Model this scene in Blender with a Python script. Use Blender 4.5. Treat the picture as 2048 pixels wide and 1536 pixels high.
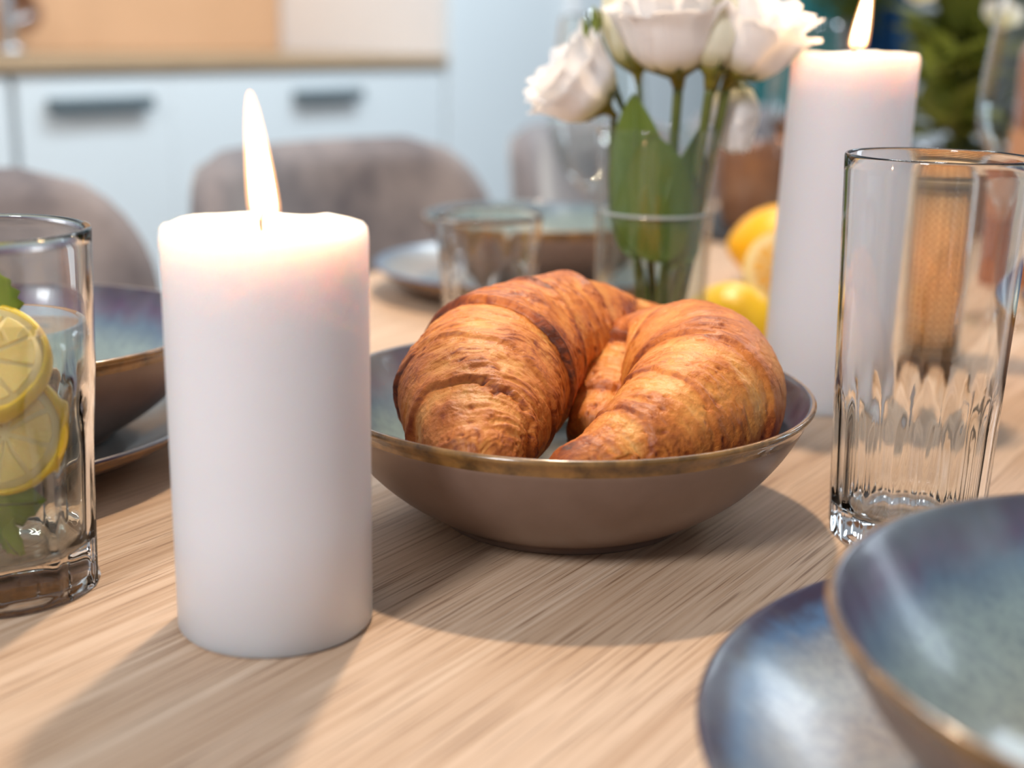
import bpy, bmesh, math, random
import numpy as np
from mathutils import Vector, Matrix

for o in list(bpy.data.objects):
    bpy.data.objects.remove(o)
random.seed(7)
RNG = np.random.default_rng(11)
SC = bpy.context.scene
COL = SC.collection
PI = math.pi

# ------------------------------------------------------------------ camera
cam_d = bpy.data.cameras.new('camera')
cam = bpy.data.objects.new('camera', cam_d)
COL.objects.link(cam)
cam.location = (0, 0, 0.2075)
cam.rotation_mode = 'QUATERNION'
cam.rotation_quaternion = (Matrix.Rotation(math.radians(90 - 14.72), 3, 'X') @ Matrix.Rotation(math.radians(0.996), 3, 'Z')).to_quaternion()
cam_d.sensor_width = 36
cam_d.lens = 2655 * 36 / 2048
cam_d.clip_start = 0.01
cam_d.dof.use_dof = True
cam_d.dof.focus_distance = 0.535
cam_d.dof.aperture_fstop = 4.6
SC.camera = cam

# ------------------------------------------------------------------ world, lights, exposure
W = bpy.data.worlds.new('world')
SC.world = W
W.use_nodes = True
W.node_tree.nodes['Background'].inputs[0].default_value = (0.80, 0.88, 1.0, 1)
W.node_tree.nodes['Background'].inputs[1].default_value = 0.28

UA = math.radians(56)            # the table and the room stand turned 56 degrees to the camera
CU, SU = math.cos(UA), math.sin(UA)
def RW(u, n, z=0.0):
    return Vector((u * CU - n * SU, u * SU + n * CU, z))

def lamp(name, kind, loc, power, col, size=0.05, target=None, size_y=None):
    d = bpy.data.lights.new(name, kind)
    d.energy = power
    d.color = col
    if kind == 'AREA':
        d.size = size
        if size_y:
            d.shape = 'RECTANGLE'; d.size_y = size_y
    else:
        d.shadow_soft_size = size
    o = bpy.data.objects.new(name, d)
    COL.objects.link(o)
    o.location = loc
    if target is not None:
        o.rotation_euler = (Vector(target) - Vector(loc)).to_track_quat('-Z', 'Y').to_euler()
    return o
lamp('pendant_lamp_light', 'POINT', (0.02, 0.95, 0.92), 26, (1.0, 0.77, 0.54), 0.024)
lamp('window_light', 'AREA', (-1.15, -1.25, 1.75), 43, (0.93, 0.96, 1.0), 0.42, (0.03, 0.6, 0), 0.55)
lamp('side_window_light', 'AREA', RW(2.5, -1.25, 0.60), 9, (0.74, 0.88, 1.0), 0.5, RW(0.5, 0.1, 0.05), 1.1)
lamp('kitchen_fill_light', 'AREA', RW(2.0, 0.95, 1.70), 37, (0.82, 0.93, 1.0), 1.8, RW(2.1, 2.4, 0.3), 0.35)  # unseen lamp added to brighten the white cabinets
lamp('end_window_light', 'AREA', RW(3.7, 0.02, 1.55), 11, (0.76, 0.88, 1.0), 0.55, RW(0.4, 0.1, 0), 0.5)
lamp('under_cabinet_light', 'AREA', RW(1.75, 2.36, 0.68), 0.9, (1.0, 0.72, 0.45), 1.7, RW(1.75, 2.50, 0.16), 0.05)

VS = SC.view_settings
VS.view_transform = 'Standard'
VS.look = 'None'
VS.exposure = 0.30
VS.gamma = 1.0
VS.use_curve_mapping = False
SC.cycles.filter_glossy = 0.8
SC.cycles.sample_clamp_indirect = 6.0
SC.cycles.max_bounces = 9
SC.cycles.diffuse_bounces = 3
SC.cycles.glossy_bounces = 3
SC.cycles.use_adaptive_sampling = True
SC.cycles.adaptive_threshold = 0.045
SC.cycles.transmission_bounces = 8
SC.cycles.transparent_max_bounces = 12

# ------------------------------------------------------------------ helpers
def mesh_obj(name, verts, faces, mat, parent=None, smooth=True, slots=None, uvgrid=None):
    me = bpy.data.meshes.new(name)
    me.from_pydata([tuple(v) for v in verts], [], [tuple(f) for f in faces])
    mats = mat if isinstance(mat, (list, tuple)) else [mat]
    for m in mats:
        me.materials.append(m)
    if slots is not None:
        me.polygons.foreach_set('material_index', slots)
    if smooth:
        me.polygons.foreach_set('use_smooth', [True] * len(me.polygons))
    me.update()
    o = bpy.data.objects.new(name, me)
    COL.objects.link(o)
    if parent:
        o.parent = parent
    return o

def empty(name, loc=(0, 0, 0), rz=0.0):
    o = bpy.data.objects.new(name, None)
    o.empty_display_size = 0.02
    COL.objects.link(o)
    o.location = loc
    o.rotation_euler = (0, 0, rz)
    return o

def tag(o, label, cat, group=None):
    o['label'] = label
    o['category'] = cat
    if group:
        o['group'] = group
    return o

def struct(o):
    o['kind'] = 'structure'
    return o

def lathe_data(profile, seg=64, rfun=None, closed=False):
    """profile: list of (r, z[, slot]).  rfun(r, z, theta, k) -> r"""
    V, F, S = [], [], []
    n = len(profile)
    idx = []
    for k, p in enumerate(profile):
        r, z = p[0], p[1]
        if r < 1e-6:
            idx.append([len(V)] * seg)
            V.append((0, 0, z))
        else:
            row = []
            for j in range(seg):
                t = 2 * PI * j / seg
                rr = rfun(r, z, t, k) if rfun else r
                row.append(len(V))
                V.append((rr * math.cos(t), rr * math.sin(t), z))
            idx.append(row)
    rng = range(n) if closed else range(n - 1)
    for k in rng:
        a, b = idx[k], idx[(k + 1) % n]
        sl = profile[k][2] if len(profile[k]) > 2 else 0
        for j in range(seg):
            j2 = (j + 1) % seg
            q = []
            for v in (a[j], a[j2], b[j2], b[j]):
                if v not in q:
                    q.append(v)
            if len(q) >= 3:
                F.append(q); S.append(sl)
    return V, F, S

def lathe(name, profile, mat, parent=None, seg=64, rfun=None, loc=None, closed=False):
    V, F, S = lathe_data(profile, seg, rfun, closed)
    o = mesh_obj(name, V, F, mat, parent, True, S)
    if loc is not None:
        o.location = loc
    return o

def catmull(pts, n):
    P = np.array(pts, float)
    P = np.vstack([2 * P[0] - P[1], P, 2 * P[-1] - P[-2]])
    m = len(P) - 3
    out = []
    for x in np.linspace(0, m - 1e-9, n):
        i = int(x); t = x - i
        p0, p1, p2, p3 = P[i:i + 4]
        out.append(0.5 * (2 * p1 + (p2 - p0) * t + (2 * p0 - 5 * p1 + 4 * p2 - p3) * t * t + (3 * p1 - p0 - 3 * p2 + p3) * t ** 3))
    return np.array(out)

def tube_data(pts, radii, seg=10, n=24, smooth=True):
    P = catmull(pts, n) if smooth else np.array(pts, float)
    n = len(P)
    R = np.interp(np.linspace(0, 1, n), np.linspace(0, 1, len(radii)), radii) if not np.isscalar(radii) else np.full(n, radii)
    T = np.gradient(P, axis=0)
    T /= np.linalg.norm(T, axis=1)[:, None]
    ref = np.array([0, 0, 1.0]) if abs(T[0][2]) < 0.9 else np.array([1.0, 0, 0])
    V, F = [], []
    nrm = np.cross(T[0], ref); nrm /= np.linalg.norm(nrm)
    for i in range(n):
        nrm = nrm - T[i] * nrm.dot(T[i]); nrm /= np.linalg.norm(nrm)
        b = np.cross(T[i], nrm)
        for j in range(seg):
            a = 2 * PI * j / seg
            V.append(P[i] + R[i] * (math.cos(a) * nrm + math.sin(a) * b))
    for i in range(n - 1):
        for j in range(seg):
            j2 = (j + 1) % seg
            F.append((i * seg + j, i * seg + j2, (i + 1) * seg + j2, (i + 1) * seg + j))
    F.append(tuple(range(seg - 1, -1, -1)))
    F.append(tuple((n - 1) * seg + j for j in range(seg)))
    return V, F

def tube(name, pts, radii, mat, parent=None, seg=10, n=24, smooth=True):
    V, F = tube_data(pts, radii, seg, n, smooth)
    return mesh_obj(name, V, F, mat, parent)

def box(name, lo, hi, mat, parent=None, bevel=0.002, seg=2):
    bm = bmesh.new()
    bmesh.ops.create_cube(bm, size=1)
    lo, hi = Vector(lo), Vector(hi)
    for v in bm.verts:
        v.co = Vector(((lo[i] + hi[i]) / 2 + v.co[i] * (hi[i] - lo[i]) for i in range(3)))
    if bevel:
        bmesh.ops.bevel(bm, geom=bm.edges[:], offset=bevel, segments=seg, profile=0.5, affect='EDGES')
    me = bpy.data.meshes.new(name)
    bm.to_mesh(me); bm.free()
    me.materials.append(mat)
    o = bpy.data.objects.new(name, me)
    COL.objects.link(o)
    if parent:
        o.parent = parent
    return o

def grid_faces(n, m, closed=False):
    F = []
    for i in range(n - 1):
        for j in range(m if closed else m - 1):
            j2 = (j + 1) % m
            F.append((i * m + j, i * m + j2, (i + 1) * m + j2, (i + 1) * m + j))
    return F

def gnoise(X, Y, fx, fy, seed, perx=False):
    """smooth value noise on 0..1 x 0..1 arrays"""
    r = np.random.default_rng(seed)
    G = r.random((fx + 2, fy + 2))
    if perx:
        G[fx] = G[0]; G[fx + 1] = G[1]
    x = np.clip(X, 0, 1) * fx; y = np.clip(Y, 0, 1) * fy
    i = np.minimum(x.astype(int), fx); j = np.minimum(y.astype(int), fy)
    a = x - i; b = y - j
    a = a * a * (3 - 2 * a); b = b * b * (3 - 2 * b)
    return (G[i, j] * (1 - a) * (1 - b) + G[i + 1, j] * a * (1 - b) + G[i, j + 1] * (1 - a) * b + G[i + 1, j + 1] * a * b) * 2 - 1

# ------------------------------------------------------------------ materials
class NT:
    def __init__(self, name):
        self.m = bpy.data.materials.new(name)
        self.m.use_nodes = True
        self.t = self.m.node_tree
        self.b = self.t.nodes['Principled BSDF']
        self.out = self.t.nodes['Material Output']
    def n(self, kind, **kw):
        x = self.t.nodes.new(kind)
        for k, v in kw.items():
            setattr(x, k, v)
        return x
    def l(self, a, b):
        self.t.links.new(a, b)
    def coord(self, which='Object', scale=(1, 1, 1), rot=(0, 0, 0)):
        tc = self.n('ShaderNodeTexCoord'); mp = self.n('ShaderNodeMapping')
        mp.inputs['Scale'].default_value = scale
        mp.inputs['Rotation'].default_value = rot
        self.l(tc.outputs[which], mp.inputs[0])
        return mp.outputs[0]
    def noise(self, vec, scale=5, detail=4, rough=0.5, dist=0):
        x = self.n('ShaderNodeTexNoise')
        x.inputs['Scale'].default_value = scale
        x.inputs['Detail'].default_value = detail
        x.inputs['Roughness'].default_value = rough
        x.inputs['Distortion'].default_value = dist
        if vec is not None:
            self.l(vec, x.inputs['Vector'])
        return x.outputs[0]
    def ramp(self, fac, stops, interp='LINEAR'):
        x = self.n('ShaderNodeValToRGB')
        x.color_ramp.interpolation = interp
        e = x.color_ramp.elements
        while len(e) < len(stops):
            e.new(0.5)
        for k, (p, c) in enumerate(stops):
            e[k].position = p
            e[k].color = (c[0], c[1], c[2], 1) if not np.isscalar(c) else (c, c, c, 1)
        self.l(fac, x.inputs[0])
        return x.outputs[0]
    def mix(self, fac, a, b, mode='MIX'):
        x = self.n('ShaderNodeMix', data_type='RGBA', blend_type=mode)
        for s, v in ((x.inputs[0], fac), (x.inputs[6], a), (x.inputs[7], b)):
            if isinstance(v, bpy.types.NodeSocket):
                self.l(v, s)
            elif np.isscalar(v):
                s.default_value = v
            else:
                s.default_value = (v[0], v[1], v[2], 1)
        return x.outputs[2]
    def math(self, op, a, b=0.0):
        x = self.n('ShaderNodeMath', operation=op)
        for s, v in ((x.inputs[0], a), (x.inputs[1], b)):
            if isinstance(v, bpy.types.NodeSocket):
                self.l(v, s)
            else:
                s.default_value = v
        return x.outputs[0]
    def color(self, v):
        if isinstance(v, bpy.types.NodeSocket):
            self.l(v, self.b.inputs['Base Color'])
        else:
            self.b.inputs['Base Color'].default_value = (*v, 1)
    def set(self, **kw):
        for k, v in kw.items():
            s = self.b.inputs[k.replace('_', ' ')]
            if isinstance(v, bpy.types.NodeSocket):
                self.l(v, s)
            else:
                s.default_value = v
        return self
    def bump(self, h, strength=0.3, dist=0.001):
        x = self.n('ShaderNodeBump')
        x.inputs['Strength'].default_value = strength
        x.inputs['Distance'].default_value = dist
        self.l(h, x.inputs['Height'])
        self.l(x.outputs[0], self.b.inputs['Normal'])

def plain(name, col, rough=0.5, var=0.08, scale=30, metallic=0.0, **kw):
    t = NT(name)
    f = t.noise(t.coord(), scale, 3)
    c2 = tuple(max(0, c * (1 - 2 * var)) for c in col)
    t.color(t.mix(f, c2, tuple(min(1, c * (1 + var)) for c in col)))
    t.set(Roughness=rough, Metallic=metallic, **kw)
    return t.m

M = {}
# oak table top: grain runs along local X
t = NT('oak_wood')
co = t.coord('Object', (1, 1, 1))
wav = t.noise(t.coord('Object', (1.0, 52, 30)), 1.0, 5, 0.6, 0.3)
fine = t.noise(t.coord('Object', (5, 460, 60)), 1.0, 4, 0.6, 0.1)
pore = t.noise(t.coord('Object', (15, 900, 60)), 1.0, 2, 0.5)
base = t.ramp(wav, [(0.30, (0.50, 0.325, 0.205)), (0.52, (0.62, 0.435, 0.30)), (0.72, (0.70, 0.525, 0.38))])
base = t.mix(t.ramp(fine, [(0.38, 0.5), (0.57, 0.0)]), base, (0.36, 0.20, 0.10))
base = t.mix(t.ramp(pore, [(0.34, 0.7), (0.43, 0.0)]), base, (0.20, 0.10, 0.05))
t.color(base)
t.set(Roughness=0.5)
t.bump(t.math('ADD', fine, pore), 0.25, 0.0004)
M['oak'] = t.m

M['wax'] = NT('candle_wax')
t = M['wax']
t.color(t.mix(t.noise(t.coord(), 22, 3), (0.70, 0.69, 0.715), (0.76, 0.745, 0.765)))
t.set(Roughness=0.42, Subsurface_Weight=1.0, Subsurface_Scale=0.032, IOR=1.42)
t.b.inputs['Subsurface Radius'].default_value = (1.0, 0.74, 0.60)
t.bump(t.noise(t.coord(), 55, 3), 0.10, 0.0012)
M['wax'] = t.m

def emis(name, stops, strength, axis_len, transparent=True):
    """a flame: colour runs along local Z from the wick to the tip"""
    t = NT(name)
    t.t.nodes.remove(t.b)
    sep = t.n('ShaderNodeSeparateXYZ')
    tc = t.n('ShaderNodeTexCoord')
    t.l(tc.outputs['Object'], sep.inputs[0])
    f = t.math('DIVIDE', sep.outputs[2], axis_len)
    e = t.n('ShaderNodeEmission')
    t.l(t.ramp(f, stops), e.inputs[0])
    e.inputs[1].default_value = strength
    if transparent:
        a = t.n('ShaderNodeAddShader'); tr = t.n('ShaderNodeBsdfTransparent')
        t.l(e.outputs[0], a.inputs[0]); t.l(tr.outputs[0], a.inputs[1])
        t.l(a.outputs[0], t.out.inputs[0])
    else:
        t.l(e.outputs[0], t.out.inputs[0])
    return t.m
M['flame_in'] = emis('flame_core', [(0.0, (0.25, 0.10, 0.03)), (0.10, (0.9, 0.5, 0.2)), (0.3, (1, 0.84, 0.55)), (0.85, (1, 0.84, 0.55)), (1.0, (1, 0.6, 0.25))], 3.2, 0.04)
M['flame_out'] = emis('flame_mantle', [(0.0, (0.10, 0.05, 0.08)), (0.12, (0.6, 0.25, 0.08)), (0.5, (1, 0.45, 0.14)), (1.0, (1, 0.36, 0.08))], 0.75, 0.044)
M['wick'] = plain('burnt_wick', (0.05, 0.03, 0.025), 0.9)

# stoneware
t = NT('stoneware_outside')
nz = t.noise(t.coord(), 60, 5, 0.6)
t.color(t.mix(nz, (0.17, 0.105, 0.075), (0.24, 0.16, 0.125)))
t.set(Roughness=0.42, Coat_Weight=0.25, Coat_Roughness=0.25)
M['stone_out'] = t.m
t = NT('stoneware_rim')
nz = t.noise(t.coord(), 90, 4, 0.65)
t.color(t.mix(t.ramp(nz, [(0.35, 0.0), (0.65, 1.0)]), (0.10, 0.052, 0.016), (0.31, 0.155, 0.040)))
t.set(Roughness=0.22, Coat_Weight=0.6, Coat_Roughness=0.08)
M['stone_rim'] = t.m
def glaze(name, rmax, plate=False):
    t = NT(name)
    tc = t.n('ShaderNodeTexCoord')
    sep = t.n('ShaderNodeSeparateXYZ'); t.l(tc.outputs['Object'], sep.inputs[0])
    rr = t.math('SQRT', t.math('ADD', t.math('MULTIPLY', sep.outputs[0], sep.outputs[0]), t.math('MULTIPLY', sep.outputs[1], sep.outputs[1])))
    f = t.math('DIVIDE', rr, rmax)
    nz = t.noise(t.coord('Object', (1, 1, 0.35)), 42, 5, 0.6, 0.6)
    f = t.math('ADD', f, t.math('MULTIPLY', t.math('SUBTRACT', nz, 0.5), 0.12))
    if plate:
        st = [(0.0, (0.31, 0.25, 0.205)), (0.66, (0.33, 0.275, 0.235)), (0.83, (0.29, 0.29, 0.28)), (0.92, (0.08, 0.16, 0.29)), (0.97, (0.035, 0.020, 0.045))]
    else:
        st = [(0.0, (0.20, 0.20, 0.18)), (0.50, (0.27, 0.29, 0.24)), (0.80, (0.23, 0.30, 0.29)), (0.875, (0.085, 0.14, 0.22)), (0.925, (0.095, 0.032, 0.095)), (0.975, (0.045, 0.014, 0.030))]  # centre stop darkened for the shade between the croissants
    c = t.ramp(f, st)
    sp = t.noise(t.coord(), 260, 4, 0.7)
    c = t.mix(t.ramp(sp, [(0.35, 0.38), (0.6, 0.0)]), c, (0.035, 0.045, 0.09))
    big = t.noise(t.coord(), 16, 3)
    c = t.mix(t.ramp(big, [(0.5, 0.0), (0.75, 0.45)]), c, (0.34, 0.42, 0.42))
    t.color(c)
    t.set(Roughness=0.30, Coat_Weight=0.22, Coat_Roughness=0.07)
    t.bump(t.noise(t.coord(), 75, 4), 0.16, 0.001)
    return t.m
M['glaze_bowl'] = glaze('bowl_glaze', 0.108)
M['glaze_plate'] = glaze('plate_glaze', 0.139, True)

# croissant crust
t = NT('croissant_crust')
at = t.n('ShaderNodeAttribute', attribute_name='crust')
fn = t.noise(t.coord(), 420, 5, 0.65)
md = t.noise(t.coord(), 120, 4, 0.6, 0.4)
f = t.math('ADD', at.outputs['Fac'], t.math('MULTIPLY', t.math('SUBTRACT', fn, 0.5), 0.24))
f = t.math('ADD', f, t.math('MULTIPLY', t.math('SUBTRACT', md, 0.5), 0.28))
t.color(t.ramp(f, [(0.0, (0.86, 0.45, 0.14)), (0.25, (0.74, 0.285, 0.055)), (0.48, (0.59, 0.168, 0.022)), (0.72, (0.31, 0.062, 0.007)), (1.0, (0.08, 0.016, 0.003))]))
t.set(Roughness=t.ramp(md, [(0.3, 0.40), (0.7, 0.62)]), Coat_Weight=0.06, Coat_Roughness=0.3)
t.bump(t.math('ADD', fn, t.math('MULTIPLY', md, 1.5)), 0.6, 0.0009)
M['crust'] = t.m

def solid_glass(name, col=(1, 1, 1), ior=1.47, rough=0.0):
    t = NT(name)
    t.color(t.mix(t.noise(t.coord(), 12, 1), tuple(c * 0.99 for c in col), col))
    t.set(Transmission_Weight=1.0, IOR=ior, Roughness=rough)
    return t.m
M['glass'] = solid_glass('clear_glass', (0.99, 1.0, 0.995))
M['water'] = solid_glass('water', (0.99, 1.0, 0.99), 1.33)
def thin_glass(name, tint=(0.97, 0.985, 0.98)):
    t = NT(name)
    t.t.nodes.remove(t.b)
    lw = t.n('ShaderNodeLayerWeight'); lw.inputs[0].default_value = 0.5
    fr = t.math('ADD', t.math('MULTIPLY', t.math('POWER', lw.outputs['Facing'], 4.0), 0.88), 0.05)
    tr = t.n('ShaderNodeBsdfTransparent'); tr.inputs[0].default_value = (*tint, 1)
    gl = t.n('ShaderNodeBsdfGlossy'); gl.inputs['Roughness'].default_value = 0.02
    mx = t.n('ShaderNodeMixShader')
    t.l(fr, mx.inputs[0]); t.l(tr.outputs[0], mx.inputs[1]); t.l(gl.outputs[0], mx.inputs[2])
    t.l(mx.outputs[0], t.out.inputs[0])
    return t.m
M['thin_glass'] = thin_glass('thin_clear_glass')
M['still_water'] = thin_glass('still_water', (0.96, 0.97, 0.93))
M['amber_glass'] = solid_glass('amber_glass', (0.55, 0.17, 0.045), 1.36)

# plants
def leafmat(name, dark, light, scale=60, trans=0.35):
    t = NT(name)
    nz = t.noise(t.coord('Object', (1, 1, 0.4)), scale, 4)
    c = t.mix(nz, dark, light)
    t.color(c)
    t.set(Roughness=0.38)
    tl = t.n('ShaderNodeBsdfTranslucent'); t.l(c, tl.inputs[0])
    mx = t.n('ShaderNodeMixShader'); mx.inputs[0].default_value = trans
    t.l(t.b.outputs[0], mx.inputs[1]); t.l(tl.outputs[0], mx.inputs[2]); t.l(mx.outputs[0], t.out.inputs[0])
    t.bump(t.noise(t.coord(), 240, 2), 0.15, 0.0005)
    return t.m
M['leaf'] = leafmat('vase_leaf', (0.12, 0.19, 0.022), (0.27, 0.36, 0.07))
M['leaf_vein'] = leafmat('leaf_midrib', (0.24, 0.34, 0.10), (0.33, 0.43, 0.15))
M['stem'] = leafmat('flower_stem', (0.09, 0.12, 0.02), (0.18, 0.20, 0.04), 200, 0.15)
M['calyx'] = leafmat('flower_calyx', (0.17, 0.15, 0.015), (0.33, 0.27, 0.035), 120, 0.3)
M['bud'] = leafmat('flower_bud', (0.19, 0.25, 0.03), (0.36, 0.40, 0.07), 150, 0.3)
M['mint'] = leafmat('mint_leaf', (0.16, 0.26, 0.01), (0.34, 0.42, 0.04), 120, 0.4)
M['foliage'] = leafmat('bouquet_foliage', (0.05, 0.075, 0.008), (0.30, 0.34, 0.06), 22, 0.4)
def petalmat(name, tip, basec, zlen):
    t = NT(name)
    sep = t.n('ShaderNodeSeparateXYZ'); tc = t.n('ShaderNodeTexCoord'); t.l(tc.outputs['Object'], sep.inputs[0])
    f = t.math('ADD', t.math('DIVIDE', sep.outputs[2], zlen), t.math('MULTIPLY', t.math('SUBTRACT', t.noise(t.coord(), 90, 3), 0.5), 0.12))
    c = t.ramp(f, [(0.0, basec), (0.16, tuple(0.5 * a + 0.5 * b for a, b in zip(tip, basec))), (0.34, tip)])
    t.color(c)
    t.set(Roughness=0.6)
    tl = t.n('ShaderNodeBsdfTranslucent'); t.l(c, tl.inputs[0])
    mx = t.n('ShaderNodeMixShader'); mx.inputs[0].default_value = 0.42
    t.l(t.b.outputs[0], mx.inputs[1]); t.l(tl.outputs[0], mx.inputs[2]); t.l(mx.outputs[0], t.out.inputs[0])
    t.bump(t.noise(t.coord('Object', (1, 1, 0.2)), 160, 3), 0.25, 0.0006)
    return t.m
M['petal'] = petalmat('white_petal', (0.95, 0.93, 0.92), (0.58, 0.54, 0.13), 0.042)
M['petal_cream'] = petalmat('cream_petal', (0.93, 0.90, 0.74), (0.50, 0.47, 0.10), 0.042)

t = NT('lemon_rind')
pores = t.noise(t.coord(), 330, 2)
t.color(t.mix(t.noise(t.coord(), 45, 4), (0.80, 0.46, 0.008), (0.90, 0.63, 0.03)))
t.set(Roughness=0.33, Subsurface_Weight=0.1, Subsurface_Scale=0.005)
t.bump(pores, 0.4, 0.0008)
M['rind'] = t.m
t = NT('orange_lemon_rind')
t.color(t.mix(t.noise(t.coord(), 45, 4), (0.86, 0.36, 0.004), (0.90, 0.47, 0.008)))
t.set(Roughness=0.36)
t.bump(t.noise(t.coord(), 330, 2), 0.4, 0.0008)
M['rind_deep'] = t.m
M['pith'] = plain('lemon_pith', (0.92, 0.76, 0.38), 0.6, 0.06, 120)
t = NT('lemon_pulp')
t.color(t.mix(t.noise(t.coord(), 160, 4), (0.92, 0.60, 0.17), (0.96, 0.72, 0.30)))
t.set(Roughness=0.22, Subsurface_Weight=0.3, Subsurface_Scale=0.006)
t.bump(t.noise(t.coord(), 260, 3), 0.5, 0.0008)
M['pulp'] = t.m
M['deep_pulp'] = plain('orange_lemon_pulp', (0.90, 0.50, 0.10), 0.3, 0.12, 160)

# room
t = NT('taupe_velvet')
nz = t.noise(t.coord(), 9, 4, 0.6)
t.color(t.mix(t.ramp(nz, [(0.34, 0.0), (0.66, 1.0)]), (0.11, 0.10, 0.113), (0.31, 0.27, 0.265)))
t.set(Roughness=0.85, Sheen_Weight=0.6, Sheen_Roughness=0.4)
t.bump(t.noise(t.coord(), 500, 2), 0.2, 0.001)
M['velvet'] = t.m
M['black_metal'] = plain('black_metal', (0.03, 0.03, 0.032), 0.4, metallic=0.6)
M['cab_white'] = plain('cabinet_white', (0.70, 0.76, 0.79), 0.35, 0.02, 3)
M['cab_side'] = plain('cabinet_side_white', (0.80, 0.79, 0.79), 0.4, 0.02, 3)
M['grey_handle'] = plain('grey_metal_handle', (0.13, 0.17, 0.19), 0.4, 0.05, 30, 0.3)
M['chrome'] = plain('brushed_steel', (0.50, 0.53, 0.56), 0.25, 0.05, 30, 0.9)
M['worktop'] = plain('worktop_wood', (0.42, 0.29, 0.17), 0.5, 0.1, 12)
t = NT('splashback_wood')
t.color(t.mix(t.noise(t.coord('Object', (1.2, 14, 14)), 1, 4, 0.5, 0.3), (0.55, 0.315, 0.165), (0.65, 0.40, 0.235)))
t.set(Roughness=0.5)
M['splash'] = t.m
M['wall'] = plain('wall_paint', (0.68, 0.74, 0.77), 0.7, 0.02, 4)
M['floor'] = plain('floor_boards', (0.34, 0.30, 0.27), 0.5, 0.12, 6)
M['teal'] = plain('teal_fabric', (0.07, 0.36, 0.37), 0.85, 0.12, 14)
M['blue'] = plain('blue_fabric', (0.015, 0.10, 0.26), 0.85, 0.12, 14)
M['rattan'] = plain('rattan', (0.30, 0.17, 0.06), 0.6, 0.15, 120)
M['brown_ceramic'] = plain('copper_brown_ceramic', (0.22, 0.105, 0.055), 0.12, 0.2, 60, Coat_Weight=0.6)
M['black_slate'] = plain('black_slate', (0.022, 0.023, 0.026), 0.5, 0.2, 60)
M['brown_wood'] = plain('brown_wood', (0.22, 0.10, 0.05), 0.5, 0.2, 40)
M['liner'] = None
t = NT('votive_diffuser')
c = t.mix(t.noise(t.coord(), 80, 4), (0.90, 0.70, 0.44), (0.94, 0.78, 0.54))
t.color(c); t.set(Roughness=0.7)
tl = t.n('ShaderNodeBsdfTranslucent'); t.l(c, tl.inputs[0])
mx = t.n('ShaderNodeMixShader'); mx.inputs[0].default_value = 0.45
t.l(t.b.outputs[0], mx.inputs[1]); t.l(tl.outputs[0], mx.inputs[2]); t.l(mx.outputs[0], t.out.inputs[0])
M['liner'] = t.m

# ------------------------------------------------------------------ room shell
FL = -0.75
def rquad(name, pts, mat, thick, nrm):
    """a slab: quad pts pushed back by thick along -nrm"""
    n = Vector(nrm) * thick
    V = [Vector(p) for p in pts] + [Vector(p) - n for p in pts]
    F = [(0, 1, 2, 3), (7, 6, 5, 4)] + [(i, i + 4, (i + 1) % 4 + 4, (i + 1) % 4) for i in range(4)]
    return mesh_obj(name, V, F, mat, None, False)
def unit_room(o):
    o.rotation_euler = (0, 0, UA)
    return o
struct(unit_room(rquad('floor', [(-2.5, -2.5, FL), (4.9, -2.5, FL), (4.9, 2.75, FL), (-2.5, 2.75, FL)], M['floor'], 0.1, (0, 0, 1))))
struct(unit_room(rquad('wall_back', [(-2.5, 2.60, FL), (4.9, 2.60, FL), (4.9, 2.60, 1.85), (-2.5, 2.60, 1.85)], M['wall'], 0.12, (0, -1, 0))))
struct(unit_room(rquad('wall_right', [(4.75, 2.60, FL), (4.75, 0.75, FL), (4.75, 0.75, 1.85), (4.75, 2.60, 1.85)], M['wall'], 0.12, (-1, 0, 0))))

# kitchen run ---------------------------------------------------------------
def room_empty(name, u, n, z):
    e = empty(name, RW(u, n, z), UA)
    return e
cab_labels = ['white base cabinet furthest left, behind the taupe chair at the left edge',
              'narrow white base cabinet with the longer dark grey handle, behind the front candle',
              'wide white base cabinet with the shorter grey handle, beside the tall white unit']
for (u0, u1, h0, h1), lab in zip([(0.80, 1.440, 1.0, 1.22), (1.455, 1.800, 1.513, 1.738), (1.800, 2.675, 2.137, 2.343)], cab_labels):
    e = room_empty('base_cabinet', (u0 + u1) / 2, 2.3, FL)
    tag(e, lab, 'cabinet', 'white kitchen base cabinets')
    w = (u1 - u0) / 2 - 0.0006
    box('carcass', (-w, -0.255, 0.09), (w, 0.26, 0.880), M['cab_white'], e)
    box('plinth', (-w, -0.22, 0.0), (w, 0.2, 0.09), M['grey_handle'], e)
    d = box('door', (-w, -0.278, 0.10), (w, -0.256, 0.872), M['cab_white'], e, 0.001)
    c = (u0 + u1) / 2
    box('handle', (h0 - c, -0.306, 0.812), (h1 - c, -0.279, 0.836), M['grey_handle'], d, 0.003)
e = room_empty('worktop', 1.74, 2.3, 0)
wk = box('worktop', (-0.94, -0.29, 0.1325), (0.936, 0.27, 0.1555), M['worktop'], None, 0.002)
wk.location = RW(1.74, 2.3); wk.rotation_euler = (0, 0, UA)
bpy.data.objects.remove(e)
tag(wk, 'thin brown wooden kitchen worktop over the white base cabinets', 'worktop')
sp = box('splashback', (-0.94, -0.012, 0.157), (0.935, 0.012, 0.75), M['splash'], None, 0.001)
sp.location = RW(1.74, 2.580); sp.rotation_euler = (0, 0, UA)
tag(sp, 'warm orange-brown wood splashback panel behind the kitchen worktop', 'splashback')
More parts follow.
